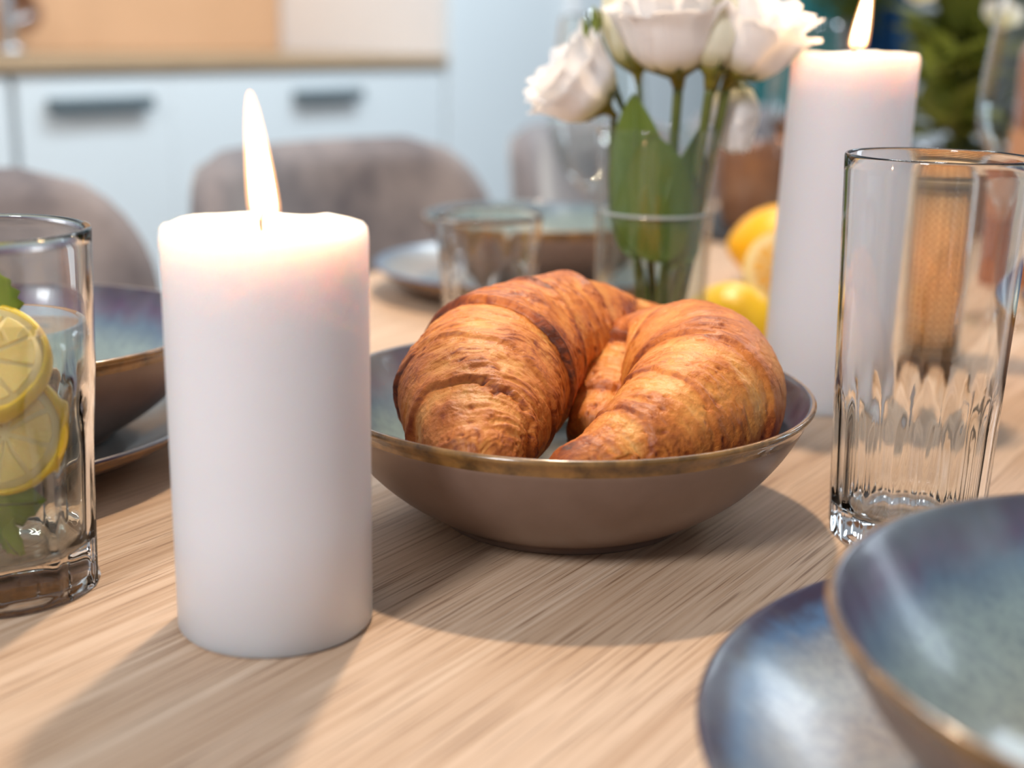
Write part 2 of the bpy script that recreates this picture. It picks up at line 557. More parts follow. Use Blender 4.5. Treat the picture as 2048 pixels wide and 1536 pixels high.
for k, (u0, u1) in enumerate([(2.681, 3.277), (3.283, 3.877), (3.883, 4.477)]):
    e = room_empty('tall_cabinet', (u0 + u1) / 2, 2.3, FL)
    tag(e, ['tall white cupboard standing at the end of the worktop', 'tall white cupboard behind the wine glass and flowers', 'tall white cupboard nearest the teal curtain'][k], 'cupboard', 'tall white kitchen cupboards')
    w = (u1 - u0) / 2 - 0.001
    box('carcass', (-w, -0.265, 0.0), (w, 0.28, 2.4), M['cab_side'], e)
    for z0, z1 in ((0.10, 1.25), (1.256, 2.39)):
        d = box('door', (-w + 0.002, -0.288, z0), (w - 0.002, -0.266, z1), M['cab_white'], e, 0.003)
        box('handle', (w - 0.06, -0.316, z1 - 0.35 if z0 < 1 else z0 + 0.1), (w - 0.036, -0.289, z1 - 0.12 if z0 < 1 else z0 + 0.33), M['cab_side'], d, 0.003)

# tap and ladle at the far left of the worktop
e = room_empty('kitchen_tap', 1.660, 2.32, 0.1555)
tag(e, 'brushed steel tap standing on the worktop at the upper left corner', 'tap')
lathe('base', [(0, 0), (0.028, 0), (0.028, 0.012), (0.016, 0.02), (0, 0.02)], M['chrome'], e, 24)
tube('spout', [(0, 0, 0.015), (0, 0, 0.26), (0.0, -0.03, 0.33), (0, -0.10, 0.34), (0, -0.15, 0.30)], 0.013, M['chrome'], e, 12, 30)
tube('lever', [(0.012, 0, 0.06), (0.06, 0, 0.075)], 0.006, M['chrome'], e, 8, 4)
e = room_empty('wooden_ladle', 1.835, 2.505, 0.245)
tag(e, 'dark brown wooden ladle hanging against the splashback beside the tap', 'ladle')
lathe('scoop', [(0, -0.045), (0.025, -0.040), (0.042, -0.02), (0.046, 0.0), (0.043, 0.0), (0.038, -0.018), (0.022, -0.035), (0, -0.039)], M['brown_wood'], e, 24).rotation_euler = (math.radians(70), 0, 0)
tube('shaft', [(0, -0.012, 0.04), (0, 0.004, 0.20), (0, 0.010, 0.36)], [0.008, 0.006, 0.008], M['brown_wood'], e, 8, 8)

# curtains on the end wall
def curtain(name, n0, n1, mat, label):
    N, K = 90, 12
    V = []
    for i in range(N + 1):
        s = i / N
        for k in range(K + 1):
            z = FL + 0.02 + k / K * 2.5
            d = 0.035 * math.sin(s * 2 * PI * 4 + 0.5 * math.sin(k * 0.7)) + 0.012 * math.sin(s * 2 * PI * 9)
            V.append((-0.10 + d, (n1 - n0) * (s - 0.5), z))
    o = mesh_obj(name, V, grid_faces(N + 1, K + 1), mat)
    o.location = RW(4.72, (n0 + n1) / 2, 0); o.rotation_euler = (0, 0, UA)
    sm = o.modifiers.new('thick', 'SOLIDIFY'); sm.thickness = 0.004
    return tag(o, label, 'curtain')
curtain('curtain', 1.69, 2.10, M['teal'], 'teal fabric curtain hanging between the flowers and the rear candle')
curtain('curtain', 1.50, 1.675, M['blue'], 'deep blue fabric curtain hanging behind the rear candle flame')

# ------------------------------------------------------------------ table
tb = empty('dining_table', (0, 0, 0), UA)
tag(tb, 'pale oak dining table laid for breakfast, filling the foreground', 'table')
bm = bmesh.new()
L0, L1, N0, N1 = -0.75, 2.75, -0.26, 0.765
r = 0.06
pts = []
for cx, cy, a0 in ((L1 - r, N1 - r, 0), (L0 + r, N1 - r, 90), (L0 + r, N0 + r, 180), (L1 - r, N0 + r, 270)):
    for k in range(9):
        a = math.radians(a0 + k * 11.25)
        pts.append((cx + r * math.cos(a), cy + r * math.sin(a)))
top = [bm.verts.new((x, y, 0)) for x, y in pts]
f = bm.faces.new(top)
ex = bmesh.ops.extrude_face_region(bm, geom=[f])
for v in ex['geom']:
    if isinstance(v, bmesh.types.BMVert):
        v.co.z = -0.032
bmesh.ops.recalc_face_normals(bm, faces=bm.faces[:])
ed = [e for e in bm.edges if abs(e.verts[0].co.z - e.verts[1].co.z) < 1e-6]
bmesh.ops.bevel(bm, geom=ed, offset=0.003, segments=2, profile=0.5, affect='EDGES')
me = bpy.data.meshes.new('tabletop'); bm.to_mesh(me); bm.free()
me.materials.append(M['oak'])
o = bpy.data.objects.new('tabletop', me); COL.objects.link(o); o.parent = tb
for x in (L0 + 0.12, L1 - 0.12):
    for y in (N0 + 0.10, N1 - 0.10):
        V, F = tube_data([(x, y, -0.032), (x, y, FL)], [0.035, 0.024], 16, 2, False)
        mesh_obj('leg', V, F, M['oak'], tb)
box('apron', (L0 + 0.16, N0 + 0.10, -0.10), (L1 - 0.16, N0 + 0.125, -0.032), M['oak'], tb)
box('apron', (L0 + 0.16, N1 - 0.125, -0.10), (L1 - 0.16, N1 - 0.10, -0.032), M['oak'], tb)

# ------------------------------------------------------------------ chairs
def backrest_mesh():
    NU, NV = 48, 28
    V = []
    hw, z0, z1, th = 0.255, -0.31, 0.092, 0.024
    def P(s, q, side):
        # s across -1..1, q up 0..1, rounded upper corners
        zt = z0 + (z1 - z0) * q
        rc = 0.11
        wtop = hw
        if zt > z1 - rc:
            d = (zt - (z1 - rc)) / rc
            wtop = hw - rc * 0.95 * (1 - math.sqrt(max(0, 1 - d * d)))
        wtop *= 0.90 + 0.10 * min(1, q * 1.6)
        x = s * wtop
        ang = x / 0.34
        px = 0.34 * math.sin(ang)
        py = -0.34 * (1 - math.cos(ang)) + 0.05 * q
        nx, ny = math.sin(ang), math.cos(ang)
        e = (1 - abs(s) ** 8) ** 0.5 * (1 - max(0, (q - 0.9) / 0.1) ** 4) ** 0.5
        t = th * e * side
        return (px + nx * t, py + ny * t, zt)
    m = NU + 1
    for side in (-1, 1):
        for i in range(NV + 1):
            for j in range(NU + 1):
                V.append(P(j / NU * 2 - 1, i / NV, side))
    n1 = (NV + 1) * m
    F = [(a, d, c, b) for a, b, c, d in [(f[0], f[1], f[2], f[3]) for f in grid_faces(NV + 1, m)]]
    F += [tuple(v + n1 for v in f) for f in grid_faces(NV + 1, m)]
    F += [(j, j + 1, n1 + j + 1, n1 + j) for j in range(NU)]
    return V, F
BV, BF = backrest_mesh()
ch_labels = ['taupe velvet chair at the left edge, behind the tumbler with lemon',
             'taupe velvet chair directly behind the front candle flame',
             'taupe velvet chair behind the wine glass, left of the flowers',
             'taupe velvet chair farthest away, between the flowers and the rear candle']
proto = None
for u, lab in zip((0.56, 1.085, 1.63, 2.16), ch_labels):
    if proto is None:
        e = empty('dining_chair', RW(u, 0.97, FL), UA)
        b = mesh_obj('backrest', BV, BF, M['velvet'], e); b.location = (0, 0, -FL)
        st = lathe('seat', [(0, 0.40), (0.20, 0.40), (0.235, 0.415), (0.245, 0.44), (0.235, 0.465), (0.20, 0.475), (0, 0.48)], M['velvet'], e, 40)
        st.scale = (1, 0.98, 1); st.location = (0, -0.17, 0)
        for sx in (-1, 1):
            for sy in (-0.36, 0.02):
                V, F = tube_data([(sx * 0.15, sy * 0.8 - 0.02, 0.41), (sx * 0.215, sy, 0.0)], [0.016, 0.010], 10, 2, False)
                mesh_obj('leg', V, F, M['black_metal'], e)
        proto = e
    else:
        e = proto.copy(); COL.objects.link(e); e.location = RW(u, 0.97, FL)
        for c in proto.children:
            k = c.copy(); COL.objects.link(k); k.parent = e
    tag(e, lab, 'chair', 'taupe velvet chairs along the far side of the table')

# ------------------------------------------------------------------ tableware
def bowl_profile(R, h):
    s = R / 0.1087
    out = [(0.050, 0.0), (0.056, 0.0), (0.0575, 0.003), (0.066, 0.0075), (0.078, 0.0155), (0.089, 0.0255), (0.098, 0.037), (0.1040, 0.0475), (0.1051, 0.0500)]
    rim = [(0.1064, 0.0528), (0.1087, 0.0558), (0.1083, 0.0574), (0.1068, 0.0576)]
    inn = [(0.1052, 0.0562), (0.1012, 0.0485), (0.0945, 0.038), (0.085, 0.027), (0.073, 0.0175), (0.058, 0.0115), (0.035, 0.0088), (0.0, 0.0082)]
    pr = [(0.0, 0.0015, 0), (0.048, 0.0015, 0)]
    pr += [(r * s, z * h, 0) for r, z in out]
    pr[-1] = (pr[-1][0], pr[-1][1], 1)
    pr += [(r * s, z * h, 1) for r, z in rim]
    pr[-1] = (pr[-1][0], pr[-1][1], 2)
    pr += [(r * s, z * h, 2) for r, z in inn]
    return pr
def smooth_profile(pr, sub=3):
    out = []
    for i in range(len(pr) - 1):
        p0 = pr[max(i - 1, 0)]; p1 = pr[i]; p2 = pr[i + 1]; p3 = pr[min(i + 2, len(pr) - 1)]
        for k in range(sub):
            t = k / sub
            q = [0.5 * (2 * p1[a] + (p2[a] - p0[a]) * t + (2 * p0[a] - 5 * p1[a] + 4 * p2[a] - p3[a]) * t * t + (3 * p1[a] - p0[a] - 3 * p2[a] + p3[a]) * t ** 3) for a in (0, 1)]
            out.append((max(q[0], 1e-5 if i else 0.0), q[1], p1[2] if len(p1) > 2 else 0))
    out.append(pr[-1])
    return out
def bowl(loc, label, R=0.1087, h=1.0, rz=0.0):
    e = empty('stoneware_bowl', loc, rz)
    tag(e, label, 'bowl', 'stoneware bowls with blue glaze')
    lathe('body', smooth_profile(bowl_profile(R, h)), [M['stone_out'], M['stone_rim'], M['glaze_bowl']], e, 128)
    return e
def plate(loc, label, R=0.14, rz=0.0):
    s = R / 0.14
    pr = [(0, 0.002, 0), (0.080, 0.002, 0), (0.082, 0.0, 0), (0.088, 0.0, 0), (0.091, 0.003, 0), (0.110, 0.0075, 0), (0.130, 0.0165, 1), (0.1375, 0.0218, 1), (0.140, 0.0242, 2), (0.139, 0.0255, 2), (0.1375, 0.0252, 2),
          (0.129, 0.0205, 2), (0.110, 0.012, 2), (0.092, 0.0078, 2), (0.07, 0.0068, 2), (0.0, 0.0066, 2)]
    o = lathe('stoneware_plate', smooth_profile([(r * s, z, k) for r, z, k in pr]), [M['stone_out'], M['stone_rim'], M['glaze_plate']], None, 128)
    o.location = loc; o.rotation_euler = (0, 0, rz)
    tag(o, label, 'plate', 'stoneware plates with blue glaze')
    return o
bowl((0.024, 0.569, 0), 'brown stoneware bowl holding the two croissants', rz=1.0)
plate((-0.288, 0.637, 0), 'stoneware plate behind the lemon tumbler, left of the front candle', rz=0.3)
bowl((-0.258, 0.642, 0.0083), 'blue-glazed stoneware bowl on the plate left of the front candle', rz=2.0)
plate((0.192, 0.319, 0), 'blue-rimmed stoneware plate in the near right corner', rz=4.1)
bowl((0.191, 0.306, 0.0080), 'blue-glazed stoneware bowl in the near right corner, on a plate', rz=0.4)
plate((0.012, 1.095, 0), 'stoneware plate under the pale bowl behind the small clear glass', R=0.128, rz=1.7)
bowl((0.020, 1.085, 0.0080), 'pale blue bowl on a plate behind the small clear glass', R=0.095, rz=3.0)
bowl((0.412, 0.775, 0.0), 'stoneware bowl cut off at the right edge, seen past the tall tumbler', R=0.105, rz=5.0)

# ------------------------------------------------------------------ candles
def candle(loc, h, r, label, shear, seed, flame_h, lean, dish):
    e = empty('pillar_candle', loc)
    tag(e, label, 'candle')
    N = 96
    prof = []
    for k in range(5):
        prof.append((r * (0.985 if k == 0 else 1.0), [0, 0.0015, h * 0.3, h * 0.6, h * 0.9][k]))
    prof[0] = (r - 0.0015, 0.0)
    prof += [(r, h - 0.004), (r - 0.0004, h - 0.0018), (r - 0.0016, h - 0.0003), (r - 0.003, h), (r - 0.0045, h - 0.0006), (r * 0.75, h - dish * 0.65), (r * 0.4, h - dish * 0.95), (0.0, h - dish)]
    prof = [(0, 0)] + prof
    rg = np.random.default_rng(seed)
    ph = rg.random(6) * 6.28
    def rim(th):
        return 0.00045 * math.sin(3 * th + ph[0]) + 0.0003 * math.sin(7 * th + ph[1]) + 0.0012 * math.exp(-((th - 3.35) / 0.09) ** 2) + 0.0005 * math.exp(-((th - 1.0) / 0.1) ** 2)
    V, F, S = lathe_data(prof, N)
    V = [(x + shear * z / h, y, z + (rim(math.atan2(y, x) % (2 * PI)) if z > h - 0.003 and math.hypot(x, y) > r * 0.8 else 0)) for x, y, z in V]
    mesh_obj('wax', V, F, M['wax'], e)
    zw = h - dish
    tube('wick', [(shear - 0.001, 0, zw - 0.001), (shear - 0.0012, -0.0003, zw + 0.004), (shear + 0.0005, -0.0005, zw + 0.0075), (shear + 0.0018, -0.0005, zw + 0.0085)], 0.0007, M['wick'], e, 8, 12)
    fl = empty('flame', (shear, 0, zw + 0.0025)); fl.parent = e
    def fprof(sc, zs, z_off):
        ks = [(0, 0.0), (0.55, 0.006), (0.86, 0.03), (0.98, 0.07), (1.0, 0.13), (0.96, 0.24), (0.88, 0.38), (0.75, 0.55), (0.60, 0.72), (0.44, 0.86), (0.28, 0.95), (0.14, 0.988), (0, 1.0)]
        V, F, S = lathe_data([(a * sc, b * zs) for a, b in ks], 28)
        return [(x + lean * (z / flame_h) ** 1.0, y, z + z_off) for x, y, z in V], F
    bpy.data.objects.remove(fl)
    V, F = fprof(0.0044, flame_h * 0.90, 0.0008)
    a = mesh_obj('flame_core', V, F, M['flame_in'], e); a.location = (shear + 0.0004, 0, zw + 0.0035)
    V, F = fprof(0.0057, flame_h, 0)
    a = mesh_obj('flame_mantle', V, F, M['flame_out'], e); a.location = (shear + 0.0004, 0, zw + 0.0035)
    pl = lamp('candle_flame_light', 'POINT', (shear + lean * 0.4, 0, zw + flame_h * 0.5), 0.26, (1.0, 0.55, 0.22), 0.006)
    pl.parent = e
    return e
candle((-0.0846, 0.4477, 0), 0.1445, 0.035, 'short thick white pillar candle with a tall flame, front left', 0.0, 3, 0.0435, -0.004, 0.0028)
candle((0.183, 0.761, 0), 0.2015, 0.035, 'tall white pillar candle behind the croissants on the right', 0.005, 5, 0.036, 0.0045, 0.0022)

# ------------------------------------------------------------------ croissants
def croissant(name, label, spine, radii, edges, seed, phase, flat=0.92, lip=1.0, hstep=0.0024, tex=1.0, slant=0.022):
    N, Mv = 460, 240
    P = catmull(spine, N)
    seg = np.r_[0, np.cumsum(np.linalg.norm(np.diff(P, axis=0), axis=1))]
    L = seg[-1]
    tt = np.linspace(0, 1, N)
    P = np.stack([np.interp(tt * L, seg, P[:, k]) for k in range(3)], 1)
    T = np.gradient(P, axis=0); T /= np.linalg.norm(T, axis=1)[:, None]
    side = np.cross(T, [0, 0, 1.0]); side /= np.linalg.norm(side, axis=1)[:, None]
    up = np.cross(side, T)
    rk = np.array(radii)
    # smooth radius envelope through the keys
    key = catmull(np.stack([np.linspace(0, 1, len(rk)), rk], 1), N)
    R = np.interp(tt, key[:, 0], key[:, 1])
    cap = np.minimum(1, np.minimum(tt / 0.035, (1 - tt) / 0.03))
    R = R * np.sqrt(np.clip(1 - (1 - cap) ** 2, 0, 1)) + 1e-4
    th = np.arange(Mv) / Mv * 2 * PI
    TT, TH = np.meshgrid(tt, th, indexing='ij')
    U = TH / (2 * PI)
    disp = np.zeros_like(TT); crust = np.full_like(TT, 0.47)
    warp = 0.016 * gnoise(U, TT, 5, 14, seed, True) + 0.006 * gnoise(U, TT, 18, 40, seed + 1, True) + 0.0025 * gnoise(U, TT, 60, 60, seed + 2, True)
    for k, (ek, dirn, hh) in enumerate(edges):
        # band edge at ek; beyond it (direction dirn, towards the tip) the layer below lies lower
        E = ek + slant * np.cos(TH - phase - k * 0.18) + warp * (0.8 + 0.4 * math.sin(k))
        d = (TT - E) * dirn                      # > 0 : lower layer
        sm = 1 / (1 + np.exp(-d / 0.0022))
        soft = 0.65 + 0.35 * gnoise(U, TT, 7, 9, seed + 30 + k, True)
        bk = np.clip(0.5 + 0.9 * gnoise(U, TT, 11, 16, seed + 60 + k, True), 0, 1)
        disp += -hstep * hh * sm * soft
        disp += 0.0011 * hh * lip * soft * np.exp(-(np.clip(-d, 0, 1) / 0.016) ** 2) * (1 - sm)
        disp += -0.0013 * hh * soft * np.exp(-(d / 0.006) ** 2) * sm
        crust += 0.23 * hh * np.exp(-((d + 0.008) / 0.016) ** 2) * (0.2 + 1.2 * soft * bk)
        crust += 0.20 * np.exp(-((d - 0.002) / 0.003) ** 2) * bk
        crust += -0.20 * np.exp(-((d - 0.030) / 0.020) ** 2) * (0.2 + 1.0 * soft)
    # flaky striation runs round the roll
    wt = TT + 0.5 * warp + 0.012 * np.cos(TH - phase)
    s1 = gnoise(U, wt, 9, 120, seed + 4, True)
    s2 = gnoise(U, wt, 22, 230, seed + 5, True)
    b1 = gnoise(U, TT, 14, 20, seed + 6, True)
    b2 = gnoise(U, TT, 46, 60, seed + 7, True)
    b3 = gnoise(U, TT, 110, 170, seed + 8, True)
    lump = gnoise(U, TT, 5, 7, seed + 9, True)
    patch = np.clip(gnoise(U, TT, 8, 12, seed + 12, True) + 0.35, 0, 1)
    disp += 0.0010 * lump + 0.00055 * b1 + tex * (0.00050 * s1 * patch + 0.00030 * s2 * patch + 0.00020 * b2 + 0.00014 * b3)
    # torn flaky sheets: terraces of thin layers
    for q, (fx_, fy_, a_) in enumerate(((6, 22, 0.00085), (12, 44, 0.00050))):
        g = 2.6 * (gnoise(U, wt, fx_, fy_, seed + 70 + q, True) + 0.35 * gnoise(U, wt, fx_ * 4, fy_ * 3, seed + 74 + q, True))
        fr = g - np.floor(g)
        stp = np.floor(g) + 1 / (1 + np.exp(-(fr - 0.88) / 0.022))
        pq = np.clip(1.4 * gnoise(U, TT, 5, 9, seed + 80 + q, True) + 0.35, 0, 1) * tex
        disp += a_ * 0.38 * stp * (0.35 + 0.65 * pq)
        crust += (0.15 * np.exp(-((fr - 0.84) / 0.08) ** 2) - 0.08 * np.exp(-((fr - 0.25) / 0.2) ** 2)) * pq
    pit = np.clip(gnoise(U, wt, 34, 110, seed + 10, True) - 0.62, 0, 1)
    disp -= 0.0040 * pit * patch * tex
    crust += tex * (0.13 * s1 * patch + 0.08 * s2 * patch + 0.07 * b2 + 0.7 * pit) + 0.12 * b1 + 0.15 * lump
    tipd = np.exp(-np.minimum(TT, 1 - TT) / 0.05)
    crust += 0.22 * tipd
    RR = R[:, None] + disp * np.clip(R[:, None] / 0.02, 0.1, 1)
    X = np.cos(TH) * RR * flat
    Y = np.sin(TH) * RR
    Pt = P[:, None, :] + up[:, None, :] * X[..., None] + side[:, None, :] * Y[..., None]
    V = Pt.reshape(-1, 3)
    # the pastry settles against the inside of the bowl
    bx, by = 0.024, 0.569
    prz = np.array([0.0082, 0.0088, 0.0115, 0.0175, 0.027, 0.038, 0.0485, 0.0562]); prr = np.array([0.02, 0.035, 0.058, 0.073, 0.085, 0.0945, 0.1012, 0.1052])
    V[:, 2] = np.maximum(V[:, 2], 0.0105)
    rr = np.hypot(V[:, 0] - bx, V[:, 1] - by)
    lim = np.where(V[:, 2] < 0.060, np.interp(V[:, 2], prz, prr) - 0.0022, 9.0)
    k = np.minimum(1, lim / np.maximum(rr, 1e-6))
    V[:, 0] = bx + (V[:, 0] - bx) * k; V[:, 1] = by + (V[:, 1] - by) * k
    F = grid_faces(N, Mv, True)
    F.append(tuple(range(Mv))); F.append(tuple((N - 1) * Mv + j for j in range(Mv - 1, -1, -1)))
    o = mesh_obj(name, V, F, M['crust'])
    a = o.data.attributes.new('crust', 'FLOAT', 'POINT')
    a.data.foreach_set('value', np.clip(crust, 0, 1).ravel().astype(np.float32))
    tag(o, label, 'croissant', 'croissants in the bowl')
    return o
croissant('croissant', 'left croissant in the bowl, its blunt end towards the camera',
          [(-0.015, 0.4785, 0.043), (-0.0155, 0.505, 0.050), (-0.0145, 0.535, 0.0555), (-0.010, 0.572, 0.061), (0.012, 0.612, 0.066), (0.042, 0.642, 0.070), (0.066, 0.655, 0.070), (0.086, 0.662, 0.0715)],
          [0.0195, 0.0305, 0.0375, 0.0385, 0.0355, 0.0335, 0.020, 0.0055],
          [(0.415, -1, 1.35), (0.255, -1, 0.85), (0.125, -1, 0.9), (0.56, 1, 1.2), (0.70, 1, 1.0), (0.84, 1, 0.9)], 21, -1.2, 0.92, 1.0, 0.0026, 1.15, 0.032)
croissant('croissant', 'right croissant in the bowl, curled with its smooth bend to the right',
          [(0.0145, 0.478, 0.046), (0.038, 0.490, 0.048), (0.063, 0.515, 0.0535), (0.083, 0.552, 0.058), (0.080, 0.590, 0.060), (0.064, 0.608, 0.0555), (0.049, 0.594, 0.047), (0.035, 0.554, 0.035)],
          [0.009, 0.0200, 0.0285, 0.0345, 0.0345, 0.030, 0.022, 0.0155],
          [(0.38, -1, 0.8), (0.25, -1, 0.7), (0.13, -1, 0.6), (0.60, 1, 1.2), (0.74, 1, 1.0), (0.87, 1, 0.8)], 57, -0.4, 0.97, 0.7, 0.0017, 0.8, 0.026)

# ------------------------------------------------------------------ vase, water and flowers
VX, VY = 0.0815, 0.78
def vr(z):
    return 0.0325 + (0.0358 - 0.0325) * z / 0.158
vase = empty('glass_vase', (VX, VY, 0))
tag(vase, 'clear glass tumbler vase of water holding the white flowers', 'vase')
hz = 0.158
lathe('wall', [(0, 0.0), (vr(0) - 0.001, 0), (vr(0), 0.001)] + [(vr(z), z) for z in np.linspace(0.006, hz - 0.0012, 16)] + [(vr(hz) - 0.0004, hz - 0.0002), (vr(hz) - 0.0012, hz), (vr(hz) - 0.0019, hz - 0.0003)] +
      [(vr(z) - 0.0022, z) for z in np.linspace(hz - 0.0015, 0.016, 16)] + [(vr(0) - 0.006, 0.0125), (0, 0.012)], M['thin_glass'], vase, 96)
zw = 0.1085
wp = [(0, 0.0132), (vr(0) - 0.0065, 0.0136), (vr(0.016) - 0.0026, 0.0175)] + [(vr(z) - 0.0025, z) for z in np.linspace(0.024, zw, 12)] + [(vr(zw) - 0.0027, zw + 0.0006), (vr(zw) - 0.004, zw - 0.0002), (vr(zw) - 0.007, zw - 0.0005), (0, zw - 0.0005)]
wo = lathe('water', wp, M['still_water'], vase, 96)
t = NT('meniscus_glint')
t.color((0.9, 0.9, 0.86)); t.set(Roughness=0.15, Transmission_Weight=0.45, IOR=1.33)  # pale body colour stands in for the glint along the waterline
t.bump(t.noise(t.coord(), 60, 1), 0.02, 0.001)
rm = vr(zw) - 0.0036
lathe('meniscus', [(rm + 0.0010 * math.cos(a), zw + 0.0004 + 0.0011 * math.sin(a)) for a in np.linspace(0, 2 * PI, 9)[:-1]], t.m, vase, 96, closed=True)

def petal_data(Rk, Zk, half, seed, ns=14, nw=13, ruffle=0.0016, roff=0.0):
    rg = np.random.default_rng(seed)
    ph = rg.random(4) * 6.28
    V = []
    for i in range(ns):
        s0 = i / (ns - 1)
        for j in range(nw):
            w = j / (nw - 1) * 2 - 1
            s = s0 * (1 - 0.17 * abs(w) ** 3)
            R = np.interp(s, np.linspace(0, 1, len(Rk)), Rk); Z = np.interp(s, np.linspace(0, 1, len(Zk)), Zk)
            ang = half * w * (0.45 + 0.55 * math.sin(min(1, s * 1.35) * PI / 2))
            ru = ruffle * s ** 2 * (math.sin(5 * w + ph[0]) + 0.6 * math.sin(9 * w + ph[1]))
            r2 = max(R + roff * s + ru + 0.0012 * w * s, 0.0006)
            V.append((r2 * math.cos(ang), r2 * math.sin(ang), Z + ru * 0.8))
    return V, grid_faces(ns, nw)

def orient(o, axis, roll=0.0):
    q = Vector(axis).normalized().to_track_quat('Z', 'Y')
    o.rotation_mode = 'QUATERNION'
    o.rotation_quaternion = q @ Matrix.Rotation(roll, 3, 'Z').to_quaternion()

def flower(label, base, axis, Rk, Zk, stem_pts, mat, n_out, n_in, half, seed, ruffle=0.0016, sr=0.0019, roll=0.0):
    e = empty('white_lisianthus', base)
    orient(e, axis, roll)
    tag(e, label, 'flower', 'white flowers in the glass vase')
    rg = random.Random(seed)
    for ring, (n, sc, zs) in enumerate(((n_out, 1.05, 0.80), (n_in, 0.90, 1.02), (max(3, n_in - 1), 0.58, 1.05))):
        for k in range(n):
            V, F = petal_data([r * sc for r in Rk], [z * zs * rg.uniform(0.94, 1.04) for z in Zk], half * (1.0 if ring < 2 else 1.2), seed * 31 + ring * 9 + k, ruffle=ruffle, roff=(k % 2) * 0.0016)
            p = mesh_obj('petal', V, F, mat, e)
            p.rotation_euler = (0, 0, 2 * PI * k / n + ring * 0.5 + rg.uniform(-0.1, 0.1))
    rb = Rk[1]
    cal = lathe('calyx', [(0, -0.009), (sr * 1.1, -0.009), (sr * 1.5, -0.005), (Rk[0] + 0.0015, -0.001), (rb * 0.92 + 0.0004, Zk[1] * 0.55), (rb * 0.9, Zk[1] * 0.6), (Rk[0], 0.001), (0, 0.001)], M['calyx'], e, 20)
    for k in range(5):
        a = 2 * PI * k / 5 + 0.3
        V, F = petal_data([Rk[0] + 0.0014, rb + 0.0012, rb + 0.0034], [-0.002, Zk[1] * 0.8, Zk[1] * 0.8 + 0.007], 0.22, seed + 90 + k, 7, 5, 0.0)
        V = [(x, y * (1 - 0.85 * max(0, (z + 0.002) / (Zk[1] * 0.8 + 0.009))), z) for x, y, z in V]
        s = mesh_obj('sepal', V, F, M['stem'], e); s.rotation_euler = (0, 0, a)
        m = s.modifiers.new('thick', 'SOLIDIFY'); m.thickness = 0.0005
    inv = e.rotation_quaternion.inverted()
    loc = [tuple(inv @ (Vector(p) - Vector(base))) for p in stem_pts]
    loc[-1] = (0, 0, -0.007)
    tube('stem', loc, [sr, sr, sr * 1.1], M['stem'], e, 10, 30)
    return e
OPEN_R = [0.0035, 0.0165, 0.0225, 0.0245, 0.0275, 0.0330]
OPEN_Z = [0.0, 0.0060, 0.0170, 0.0270, 0.0370, 0.0420]
BUD_R = [0.0030, 0.0105, 0.0135, 0.0135, 0.0110, 0.0075]
BUD_Z = [0.0, 0.0070, 0.0180, 0.0290, 0.0380, 0.0440]
MID_R = [0.0035, 0.0115, 0.0155, 0.0170, 0.0180, 0.0185]
MID_Z = [0.0, 0.0060, 0.0180, 0.0280, 0.0370, 0.0430]
def st(x, y, z, bx, by, mx=None):
    return [(bx, by, 0.018), ((bx * 1.4 + x * 0.6) / 2, (by * 1.4 + y * 0.6) / 2, 0.07), ((bx * 0.6 + x * 1.4) / 2 if mx is None else mx, (by * 0.6 + y * 1.4) / 2, 0.135), (x, y, z)]
flower('white open bloom leaning out to the left of the vase', (0.0500, 0.770, 0.1690), (-0.78, -0.12, 0.62), [r * 0.86 for r in OPEN_R], [z * 0.92 for z in OPEN_Z], st(0.050, 0.770, 0.169, 0.088, 0.785, 0.0565), M['petal'], 6, 5, 0.72, 3, sr=0.0016)
flower('cream half-open bloom at the back left of the bunch', (0.0700, 0.798, 0.1900), (-0.12, 0.12, 1.0), MID_R, MID_Z, st(0.070, 0.798, 0.19, 0.090, 0.79), M['petal_cream'], 5, 5, 0.85, 5, 0.0008, 0.0016)
flower('large white open bloom in the middle of the bunch', (0.0905, 0.772, 0.1880), (-0.16, -0.20, 1.0), [r * 1.08 for r in OPEN_R], [z * 1.25 for z in OPEN_Z], st(0.0905, 0.772, 0.188, 0.090, 0.776), M['petal'], 6, 6, 0.74, 8, 0.0026, 0.0027)
flower('cream closed bloom hanging between the two large white blooms', (0.1085, 0.760, 0.1885), (0.10, -0.12, 1.0), BUD_R, BUD_Z, st(0.1085, 0.760, 0.1885, 0.093, 0.772), M['petal_cream'], 5, 4, 0.8, 12, 0.0006, 0.0026)
flower('large white open bloom spreading to the right of the bunch', (0.1215, 0.768, 0.1880), (0.42, -0.22, 0.90), [r * 0.92 for r in OPEN_R], [z * 1.10 for z in OPEN_Z], st(0.1215, 0.768, 0.188, 0.094, 0.782, 0.1115), M['petal'], 6, 6, 0.74, 15, 0.0026, 0.0027)
flower('white drooping bloom hanging over the right rim of the vase', (0.1262, 0.792, 0.1830), (0.06, -0.15, -1.0), [r * 0.95 for r in BUD_R], [z * 0.88 for z in BUD_Z],
       [(0.096, 0.79, 0.02), (0.098, 0.79, 0.09), (0.112, 0.793, 0.165), (0.120, 0.794, 0.190), (0.1262, 0.792, 0.190)], M['petal'], 5, 4, 0.85, 19, 0.0008, 0.0015)
